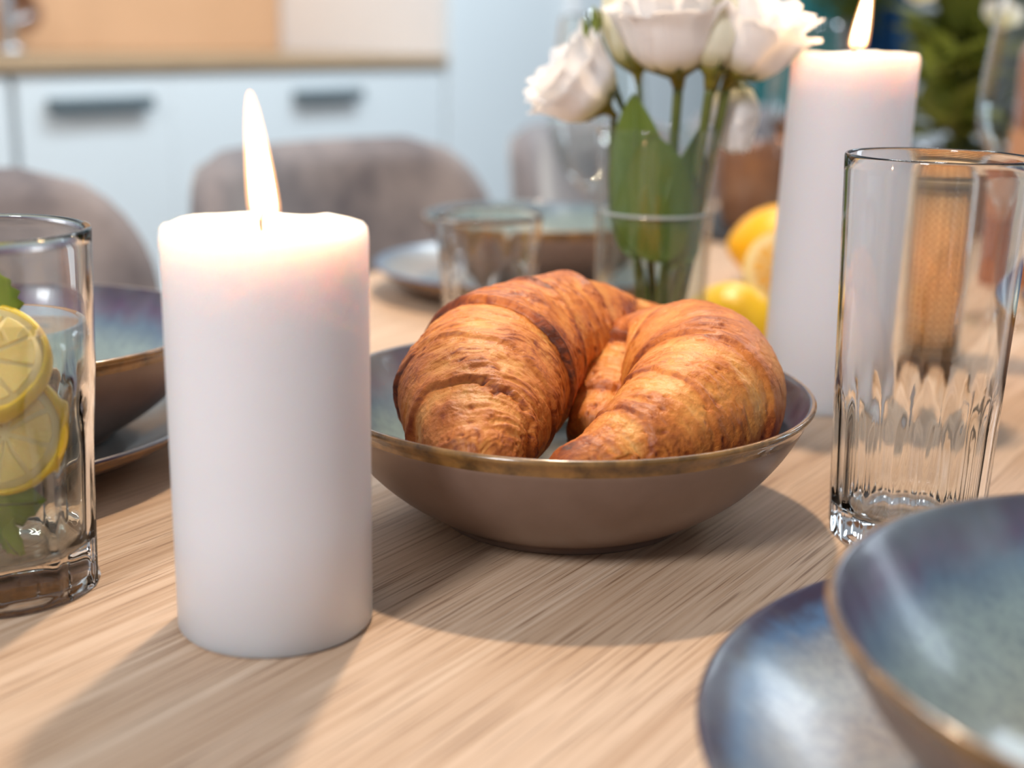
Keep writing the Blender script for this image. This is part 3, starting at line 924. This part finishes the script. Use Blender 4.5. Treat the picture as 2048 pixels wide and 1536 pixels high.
for (bx, by, bz), lab in (((0.0452, 0.782, 0.2125), 'small green flower bud, the higher of two left of the bunch'), ((0.0405, 0.786, 0.2060), 'small green flower bud, the lower of two left of the bunch')):
    e = empty('flower_bud', (bx, by, bz)); orient(e, (-0.25, 0, 1))
    tag(e, lab, 'flower bud', 'small green buds')
    lathe('bud', [(0, -0.004), (0.0012, -0.0035), (0.0027, 0.0), (0.0029, 0.003), (0.0020, 0.0075), (0.0008, 0.011), (0, 0.0125)], M['bud'], e, 16)
    for k in range(4):
        V, F = petal_data([0.0022, 0.0033, 0.0036], [-0.003, 0.003, 0.011], 0.25, k, 6, 3, 0)
        s = mesh_obj('sepal', V, F, M['stem'], e); s.rotation_euler = (0, 0, k * PI / 2)
    inv = e.rotation_quaternion.inverted()
    pts = [Vector(p) for p in ((0.085, 0.787, 0.022), (0.078, 0.787, 0.10), (0.066, 0.787, 0.155), (0.056 if bx > 0.043 else 0.052, 0.786, 0.183), (bx, by, bz))]
    lp = [tuple(inv @ (p - Vector((bx, by, bz)))) for p in pts]; lp[-1] = (0, 0, -0.003)
    tube('stem', lp, 0.0011, M['stem'], e, 8, 24)

# broad leaves standing in the vase (each bent to the round wall)
def wall_leaf(name, label, a_base, z_base, a_tip, z_tip, width, rad, bulge, parent=None, lean_out=0.0):
    """leaf laid on a vertical cylinder of radius rad round the vase axis; a = angle, -90 deg faces the camera"""
    e = empty(name, (VX, VY, 0))
    tag(e, label, 'leaf', 'broad green leaves in the vase')
    ns, nw = 26, 13
    V = []; Cn = []
    a0, a1 = math.radians(a_base), math.radians(a_tip)
    for i in range(ns):
        s = i / (ns - 1)
        a = a0 + (a1 - a0) * s + bulge * math.sin(PI * s)
        z = z_base + (z_tip - z_base) * s
        prof = (math.sin(PI * min(1, s) ** 0.80)) ** 0.75 if 0 < s < 1 else 0.0
        ta = (a1 - a0) * rad; tz = (z_tip - z_base); ln = math.hypot(ta, tz)
        for j in range(nw):
            w = j / (nw - 1) * 2 - 1
            off = w * width * prof
            da = off * tz / ln / rad; dz = -off * ta / ln
            r2 = rad - 0.0018 * (1 - abs(w)) + lean_out * max(0, z - 0.150) / 0.02 + 0.0006 * math.sin(7 * s + 3 * w)
            V.append((r2 * math.cos(a + da), r2 * math.sin(a + da), z + dz))
        Cn.append((( rad - 0.0018 + lean_out * max(0, z - 0.150) / 0.02) * math.cos(a), (rad - 0.0018 + lean_out * max(0, z - 0.150) / 0.02) * math.sin(a), z))
    o = mesh_obj('blade', V, grid_faces(ns, nw), M['leaf'], e)
    m = o.modifiers.new('thick', 'SOLIDIFY'); m.thickness = 0.0004
    tube('midrib', Cn, [0.0008, 0.0003], M['leaf_vein'], e, 6, 26)
    b = Cn[0]
    tube('stalk', [(b[0] * 0.35, b[1] * 0.35, max(0.018, b[2] - 0.045)), (b[0] * 0.75, b[1] * 0.75, b[2] - 0.02), b], 0.0015, M['stem'], e, 8, 12)
    return e
wall_leaf('vase_leaf', 'pointed green leaf rising above the vase rim at its left', -116, 0.084, -126, 0.177, 0.0225, 0.0285, 0.0)
wall_leaf('vase_leaf', 'broad round green leaf filling the front of the vase', -82, 0.083, -100, 0.155, 0.0290, 0.0300, -0.12)
wall_leaf('vase_leaf', 'small green leaf at the bottom of the leaves, below the waterline', -72, 0.078, -60, 0.128, 0.0130, 0.0268, 0.1)
wall_leaf('vase_leaf', 'dark green leaf standing at the right side of the vase', -50, 0.080, -38, 0.158, 0.0215, 0.0285, 0.0)

# ------------------------------------------------------------------ tumblers
def fluted(name, loc, label, rt, rb, h, wall, base, nfl, depth, zf, mat, seg=144, cat='glass', square=False):
    e = empty(name, loc)
    tag(e, label, cat)
    def R(z):
        return rb + (rt - rb) * z / h
    zs = list(np.linspace(0.002, h - 0.0012, 34))
    prof = [(0, 0.0012), (rb * 0.7, 0.0008), (rb - 0.0022, 0), (rb - 0.0006, 0.0006)] + [(R(z), z) for z in zs] + [(R(h) - 0.0003, h - 0.0003), (R(h) - wall / 2, h), (R(h) - wall + 0.0003, h - 0.0003)]
    n_out = len(prof) - 2
    inner = [(R(z) - wall * (1 + 0.7 * max(0, 1 - z / (h * 0.4))), z) for z in np.linspace(h - 0.0012, base + 0.004, 24)]
    prof += inner + [(inner[-1][0] - 0.003, base + 0.001), (inner[-1][0] * 0.6, base), (0, base)]
    def rf(r, z, th, k):
        if k < 4 or k > n_out:
            return r
        ph = (th * nfl / (2 * PI)) % 1.0
        arch = zf - 0.35 * zf * (2 * abs(ph - 0.5)) ** 2          # pointed tops
        f = min(1, max(0, (arch - z) / (0.22 * zf)))
        f = f * f * (3 - 2 * f)
        cut = (1 - (2 * abs(ph - 0.5)) ** (2.0 if not square else 5.0))
        return r - depth * f * cut
    lathe('glass', prof, mat, e, seg, rf)
    return e
fluted('highball_glass', (0.1720, 0.545, 0), 'tall empty clear tumbler with cut flutes, in front of the rear candle', 0.0378, 0.0322, 0.1635, 0.0016, 0.011, 18, 0.0011, 0.070, M['glass'])
fluted('small_glass', (-0.0170, 0.885, 0), 'small clear tumbler with a thick base behind the croissants', 0.0360, 0.0285, 0.0925, 0.0022, 0.014, 8, 0.0016, 0.078, M['glass'], square=True)
lt = fluted('tumbler', (-0.1935, 0.4745, 0), 'clear panelled tumbler of lemon water cut off at the left edge', 0.0398, 0.0355, 0.1375, 0.0026, 0.016, 10, 0.0022, 0.088, M['glass'], square=True)
# drink in the left tumbler
ri = lambda z: 0.0355 + (0.0398 - 0.0355) * z / 0.1375 - 0.0026 * (1 + 0.7 * max(0, 1 - z / 0.055)) - 0.0003
dw = empty('lemon_water', (-0.1935, 0.4745, 0.0168))
lathe('water', [(0, 0), (ri(0.02) - 0.003, 0.0006), (ri(0.02), 0.0035)] + [(ri(z), z - 0.0168) for z in np.linspace(0.024, 0.103, 10)] + [(ri(0.103) - 0.003, 0.0858), (0, 0.0856)], M['still_water'], dw, 72)
tag(dw, 'clear drinking water inside the left tumbler', 'water')

def lemon_slice(name, loc, rot, R, th, label, whole=True, group=None):
    e = empty(name, loc)
    e.rotation_euler = rot
    tag(e, label, 'lemon slice', group)
    lathe('rind', [(R - 0.0022, -th / 2), (R - 0.0006, -th / 2), (R, -th / 4), (R, th / 4), (R - 0.0006, th / 2), (R - 0.0022, th / 2)], M['rind'], e, 48, closed=True)
    lathe('pith', [(0, -th / 2 + 0.0006), (R - 0.0015, -th / 2 + 0.0006), (R - 0.0015, th / 2 - 0.0006), (0, th / 2 - 0.0006)], M['pith'], e, 48)
    for k in range(9):
        V = []
        a0 = 2 * PI * k / 9 + 0.05; a1 = 2 * PI * (k + 1) / 9 - 0.05
        r0, r1 = R * 0.12, R - 0.005
        am = (a0 + a1) / 2
        ring = [(r0 * math.cos(am), r0 * math.sin(am))] + [(r1 * math.cos(a0 + (a1 - a0) * j / 6), r1 * math.sin(a0 + (a1 - a0) * j / 6)) for j in range(7)]
        for z in (-th / 2, th / 2):
            V += [(x, y, z) for x, y in ring]
        n = len(ring)
        F = [tuple(range(n - 1, -1, -1)), tuple(range(n, 2 * n))] + [(j, (j + 1) % n, n + (j + 1) % n, n + j) for j in range(n)]
        mesh_obj('segment', V, F, M['pulp'], e, False)
    return e
lemon_slice('lemon_slice', (-0.1900, 0.4620, 0.0905), (math.radians(46), math.radians(8), 0), 0.0235, 0.008, 'lemon slice floating at the water surface of the left tumbler')
lemon_slice('lemon_slice', (-0.1840, 0.4585, 0.0660), (math.radians(72), math.radians(14), 0), 0.0232, 0.008, 'lemon slice tilted under the water in the left tumbler')
def mint(loc, rot, L, label):
    ns, nw = 14, 9
    V = []
    for i in range(ns):
        s = i / (ns - 1)
        wd = 0.36 * L * (math.sin(PI * s ** 0.8)) ** 0.8 * (1 + 0.10 * ((i % 2) * 2 - 1) * (0 < s < 1)) if 0 < s < 1 else 0
        for j in range(nw):
            w = j / (nw - 1) * 2 - 1
            V.append((w * wd, 0.10 * L * (abs(w)) + 0.10 * L * s * s, s * L))
    e = empty('mint_leaf', loc); e.rotation_euler = rot
    o = mesh_obj('blade', V, grid_faces(ns, nw), M['mint'], e)
    m = o.modifiers.new('thick', 'SOLIDIFY'); m.thickness = 0.0005
    tube('midrib', [(0, 0, -0.008), (0, 0.001, L * 0.4), (0, 0.09 * L, L * 0.95)], [0.0009, 0.0004], M['stem'], e, 6, 10)
    return tag(e, label, 'mint leaf', 'mint leaves in the left tumbler')
mint((-0.1885, 0.474, 0.096), (0.1, -0.16, 0.2), 0.030, 'green mint leaf standing up out of the lemon water')
mint((-0.2000, 0.450, 0.040), (0.2, 1.5, 0.1), 0.032, 'larger of the two sunken mint leaves in the left tumbler')
mint((-0.1950, 0.456, 0.036), (0.1, 2.2, -0.4), 0.024, 'small mint leaf lowest in the left tumbler, below the lemon slices')

# ------------------------------------------------------------------ wine glasses
def wine_glass(loc, label, s=1.0, H=0.222, rb=0.0455, zb=0.066):
    out = [(0, 0.0), (0.034, 0.0), (0.0345, 0.0008), (0.030, 0.0018), (0.012, 0.0045), (0.0050, 0.010), (0.0036, 0.022), (0.0036, zb - 0.012), (0.006, zb - 0.004)]
    k = H - zb
    bowlp = [(0.016, 0.004), (0.027, 0.014), (0.036, 0.030), (rb - 0.002, 0.048), (rb, 0.065), (rb - 0.001, 0.085), (rb - 0.005, 0.115), (rb - 0.009, 0.150)]
    bowlp = [(r, zb + z * k / 0.150) for r, z in bowlp]
    inner = [(max(r - 0.0011, 0), z + 0.0006) for r, z in bowlp[::-1]]
    prof = out + bowlp + [(bowlp[-1][0] - 0.0005, H + 0.0006)] + inner[1:] + [(0, zb + 0.004)]
    o = lathe('wine_glass', smooth_profile([(r * s, z * s) for r, z in prof], 2), M['thin_glass'], None, 72)
    o.location = loc
    return tag(o, label, 'wine glass', 'stemmed wine glasses')
wine_glass((0.0745, 1.25, 0), 'empty stemmed wine glass just left of the flower vase')
wine_glass((0.392, 1.0, 0), 'stemmed wine glass at the right edge, behind the tall tumbler', H=0.262, rb=0.050, zb=0.085)
g3 = wine_glass((0.345, 1.62, 0), 'stemmed glass of amber drink behind the rear candle, left side')
dr = lathe('amber_drink', smooth_profile([(0, 0.071), (0.0145, 0.0715), (0.0255, 0.081), (0.0345, 0.097), (0.0418, 0.115), (0.042, 0.1155), (0.0, 0.1155)], 1), M['amber_glass'], None, 48)
dr.location = (0.345, 1.62, 0)
tag(dr, 'amber drink inside the glass behind the rear candle', 'drink')

# amber bottle
e = empty('amber_bottle', (0.464, 1.17, 0))
tag(e, 'amber bottle at the upper right edge, seen through the wine glass', 'bottle')
lathe('body', smooth_profile([(0, 0.0), (0.030, 0.0), (0.033, 0.003), (0.033, 0.09), (0.033, 0.19), (0.031, 0.205), (0.022, 0.222), (0.0135, 0.240), (0.0125, 0.285), (0.014, 0.287), (0.014, 0.296), (0, 0.296)], 2), plain('amber_bottle_glass', (0.36, 0.11, 0.035), 0.12, 0.15, 20, Coat_Weight=0.8, Transmission_Weight=0.25), e, 48)
lathe('cap', [(0, 0.296), (0.0148, 0.296), (0.0148, 0.318), (0.013, 0.321), (0, 0.321)], M['chrome'], e, 32)
lathe('label_band', [(0.0334, 0.06), (0.0337, 0.0605), (0.0337, 0.135), (0.0334, 0.1355)], plain('amber_label', (0.42, 0.17, 0.07), 0.6), e, 48)

# ------------------------------------------------------------------ rattan votive
e = empty('rattan_votive', (0.2825, 0.874, 0))
tag(e, 'glowing rattan-wrapped glass candle holder seen through the tall tumbler', 'candle holder')
rj, hj = 0.0232, 0.1285
lathe('glass_tube', [(0, 0.0), (rj + 0.0015, 0), (rj + 0.002, 0.002), (rj + 0.0022, hj), (rj + 0.0012, hj + 0.0012), (rj + 0.0004, hj), (rj + 0.0002, 0.004), (0, 0.004)], M['thin_glass'], e, 64)
lathe('diffuser_liner', [(rj - 0.0022, 0.005), (rj - 0.0022, hj - 0.006), (rj - 0.0027, hj - 0.006), (rj - 0.0027, 0.005)], M['liner'], e, 64, closed=True)  # liner added so the inner light shows as a glow
HV, HF, _ = lathe_data([(rj - 0.0014, 0.0011), (rj - 0.0010, 0.0), (rj - 0.0005, 0.0011), (rj - 0.0010, 0.0022)], 40, closed=True)
hoop = None
nh = 21
for k in range(nh):
    z = 0.012 + k * (hj - 0.030) / (nh - 1)
    if hoop is None:
        hoop = mesh_obj('hoop', HV, HF, M['rattan'], e); hoop.location = (0, 0, z)
    else:
        c = hoop.copy(); COL.objects.link(c); c.location = (0, 0, z)
for z, hh in ((0.0055, 0.005), (hj - 0.0145, 0.009)):
    lathe('rattan_band', [(rj - 0.0016, z), (rj - 0.0004, z), (rj - 0.0004, z + hh), (rj - 0.0016, z + hh)], M['rattan'], e, 48, closed=True)
RV, RF = tube_data([(rj - 0.0018, 0, 0.008), (rj - 0.0018, 0, hj - 0.012)], 0.0009, 6, 2, False)
rod = None
for k in range(24):
    a = 2 * PI * k / 24
    if rod is None:
        rod = mesh_obj('rod', RV, RF, M['rattan'], e)
    else:
        c = rod.copy(); COL.objects.link(c); c.rotation_euler = (0, 0, a)
lathe('inner_candle', [(0, 0.0045), (0.016, 0.0045), (0.016, 0.012), (0.014, 0.014), (0, 0.013)], M['wax'], e, 32)
V, F, _ = lathe_data([(0, 0.0), (0.002, 0.002), (0.0036, 0.007), (0.003, 0.013), (0.0014, 0.021), (0, 0.026)], 16)
fo = mesh_obj('flame', V, F, M['flame_in'], e); fo.location = (0, 0, 0.017)
pl = lamp('votive_glow_light', 'POINT', (0, 0, 0.095), 0.8, (1.0, 0.60, 0.27), 0.006); pl.parent = e  # extra light added above the flame, carries the glow up the holder
pl = lamp('votive_glow_light', 'POINT', (0, 0, 0.040), 0.8, (1.0, 0.60, 0.27), 0.004); pl.parent = e

# ------------------------------------------------------------------ lemons
def lemon_prof(r, L):
    ks = [(0, 0), (0.10, 0.012), (0.22, 0.03), (0.40, 0.08), (0.66, 0.18), (0.88, 0.32), (1.0, 0.50), (0.96, 0.64), (0.82, 0.78), (0.58, 0.89), (0.34, 0.95), (0.20, 0.975), (0.12, 0.995), (0, 1.0)]
    return [(a * r, (b - 0.5) * L) for a, b in ks]
def lemon(loc, rot, r, L, mat, label):
    e = empty('lemon', loc); e.rotation_euler = rot
    lathe('rind', smooth_profile(lemon_prof(r, L), 3), mat, e, 48)
    lathe('stem_end', [(0, -L / 2 - 0.0006), (0.0022, -L / 2 - 0.0004), (0.0026, -L / 2 + 0.001), (0, -L / 2 + 0.0012)], M['stem'], e, 10)
    return tag(e, label, 'lemon', 'lemons behind the bowl')
lemon((0.1430, 0.860, 0.0268), (math.radians(88), 0, math.radians(50)), 0.0268, 0.068, M['rind'], 'whole yellow lemon between the flower vase and the rear candle')
lemon((0.2270, 1.150, 0.0345), (math.radians(86), 0, math.radians(80)), 0.0345, 0.084, M['rind_deep'], 'whole orange-yellow lemon lying behind the cut lemon half')
e = empty('lemon_half', (0.2140, 1.055, 0.0305)); e.rotation_euler = (math.radians(84), 0, math.radians(-20))
tag(e, 'halved lemon showing its cut face, left of the rear candle', 'lemon')
R = 0.0305
lathe('rind', smooth_profile([(0, -0.036), (0.003, -0.0355), (0.009, -0.0325), (0.019, -0.025), (0.027, -0.013), (R, 0.0), (R - 0.0016, 0.0004)], 3), M['rind'], e, 48)
lathe('pith', [(0, -0.0012), (R - 0.0012, -0.0012), (R - 0.0012, 0.0004), (R - 0.003, 0.0007), (0, 0.0007)], M['pith'], e, 48)
for k in range(9):
    a0 = 2 * PI * k / 9 + 0.06; a1 = 2 * PI * (k + 1) / 9 - 0.06; am = (a0 + a1) / 2
    ring = [(0.004 * math.cos(am), 0.004 * math.sin(am))] + [((R - 0.0085) * math.cos(a0 + (a1 - a0) * j / 6), (R - 0.0085) * math.sin(a0 + (a1 - a0) * j / 6)) for j in range(7)]
    V = [(x, y, z) for z in (0.0002, 0.0014) for x, y in ring]
    n = len(ring)
    mesh_obj('segment', V, [tuple(range(n - 1, -1, -1)), tuple(range(n, 2 * n))] + [(j, (j + 1) % n, n + (j + 1) % n, n + j) for j in range(n)], M['deep_pulp'], e, False)

# ------------------------------------------------------------------ brown cup on a slate, far along the table
sl = box('slate_board', (-0.12, -0.085, 0.0), (0.12, 0.085, 0.008), M['black_slate'], None, 0.002)
sl.location = (0.265, 1.50, 0); sl.rotation_euler = (0, 0, UA)
tag(sl, 'black slate board under the brown cup, between vase and rear candle', 'board')
e = empty('brown_cup', (0.258, 1.475, 0.008))
tag(e, 'shiny copper-brown cup on the slate, behind the lemons', 'cup')
lathe('body', smooth_profile([(0, 0.0), (0.026, 0.0), (0.029, 0.003), (0.036, 0.03), (0.040, 0.06), (0.040, 0.088), (0.0385, 0.0895), (0.0372, 0.088), (0.037, 0.06), (0.033, 0.03), (0.024, 0.007), (0, 0.005)], 2), M['brown_ceramic'], e, 48)
tube('handle', [(0.038, 0, 0.072), (0.058, 0, 0.070), (0.062, 0, 0.045), (0.052, 0, 0.026), (0.034, 0, 0.026)], 0.004, M['brown_ceramic'], e, 8, 20)

# ------------------------------------------------------------------ leafy bouquet in a pot, far right
PB = Vector((0.508, 1.50, 0))
pot = lathe('flower_pot', smooth_profile([(0, 0.0), (0.050, 0.0), (0.054, 0.003), (0.064, 0.05), (0.068, 0.088), (0.0665, 0.090), (0.064, 0.088), (0.060, 0.05), (0.05, 0.01), (0, 0.008)], 2), M['brown_ceramic'], None, 48)
pot.location = PB
tag(pot, 'brown pot carrying the leafy bouquet at the far right of the table', 'pot')
bq = empty('leafy_bouquet', PB + Vector((0, 0, 0.015)))
tag(bq, 'dense green leafy bouquet with small white blossoms, right of the rear candle', 'bouquet')
LV = []
ns, nw = 9, 5
for i in range(ns):
    s = i / (ns - 1)
    for j in range(nw):
        w = j / (nw - 1) * 2 - 1
        LV.append((w * 0.017 * (math.sin(PI * s ** 0.85) if 0 < s < 1 else 0), -0.018 * s * s + 0.004 * abs(w), s * 0.062))
leaf0 = None
rg = random.Random(5)
heads = []
for k in range(16):
    a = rg.uniform(0, 2 * PI); rr = rg.uniform(0.02, 0.115)
    hx, hy, hz_ = rr * math.cos(a), rr * math.sin(a), rg.uniform(0.11, 0.36)
    heads.append((hx, hy, hz_))
    tube('stem', [(0.02 * math.cos(a), 0.02 * math.sin(a), 0.0), (hx * 0.5, hy * 0.5, hz_ * 0.55), (hx, hy, hz_)], 0.0018, M['stem'], bq, 6, 8)
for k in range(290):
    hx, hy, hz_ = heads[k % 16]
    q = rg.uniform(0.35, 1.0)
    p = (hx * q + rg.uniform(-0.02, 0.02), hy * q + rg.uniform(-0.02, 0.02), hz_ * q + rg.uniform(-0.01, 0.02) + 0.03)
    if leaf0 is None:
        leaf0 = c = mesh_obj('leaf', LV, grid_faces(ns, nw), M['foliage'], bq)
    else:
        c = leaf0.copy(); COL.objects.link(c)
    c.location = p
    c.rotation_euler = (rg.uniform(0.3, 1.5), rg.uniform(-0.5, 0.5), rg.uniform(0, 2 * PI))
    sc = rg.uniform(0.9, 1.45); c.scale = (sc, sc, sc)
# small white blossoms in the bouquet
b0 = None
for (bx, by, bz) in ((-0.092, -0.05, 0.235), (-0.080, -0.07, 0.275), (-0.036, -0.09, 0.265), (-0.020, -0.10, 0.21), (-0.105, -0.02, 0.31), (0.03, -0.09, 0.29)):
    for k in range(6):
        if b0 is None:
            V, F = petal_data([0.002, 0.010, 0.016, 0.021], [0, 0.004, 0.011, 0.017], 0.6, 4, 8, 7, 0.001)
            b0 = c = mesh_obj('blossom_petal', V, F, M['petal'], bq)
        else:
            c = b0.copy(); COL.objects.link(c)
        c.location = (bx, by, bz)
        c.rotation_euler = (Matrix.Rotation(0.7, 3, 'X') @ Matrix.Rotation(k * PI / 3, 3, 'Z')).to_euler()

# tall green plant standing on the floor by the curtains
e = empty('floor_plant', RW(4.30, 1.62, FL))
tag(e, 'green leafy plant by the curtains, above the rear candle', 'plant')
lathe('pot', [(0, 0), (0.13, 0), (0.16, 0.26), (0.15, 0.26), (0.13, 0.2), (0, 0.2)], M['brown_wood'], e, 32)
tube('trunk', [(0, 0, 0.2), (0.02, 0, 0.7), (0, 0.02, 1.15)], [0.02, 0.012], M['brown_wood'], e, 8, 12)
for k in range(60):
    c = leaf0.copy(); COL.objects.link(c); c.parent = e
    a = rg.uniform(0, 2 * PI)
    c.location = (0.10 * math.cos(a) * rg.random(), 0.10 * math.sin(a) * rg.random(), rg.uniform(1.0, 1.3))
    c.rotation_euler = (rg.uniform(0.3, 1.6), rg.uniform(-0.5, 0.5), a)
    c.scale = (2.0, 2.0, 2.0)
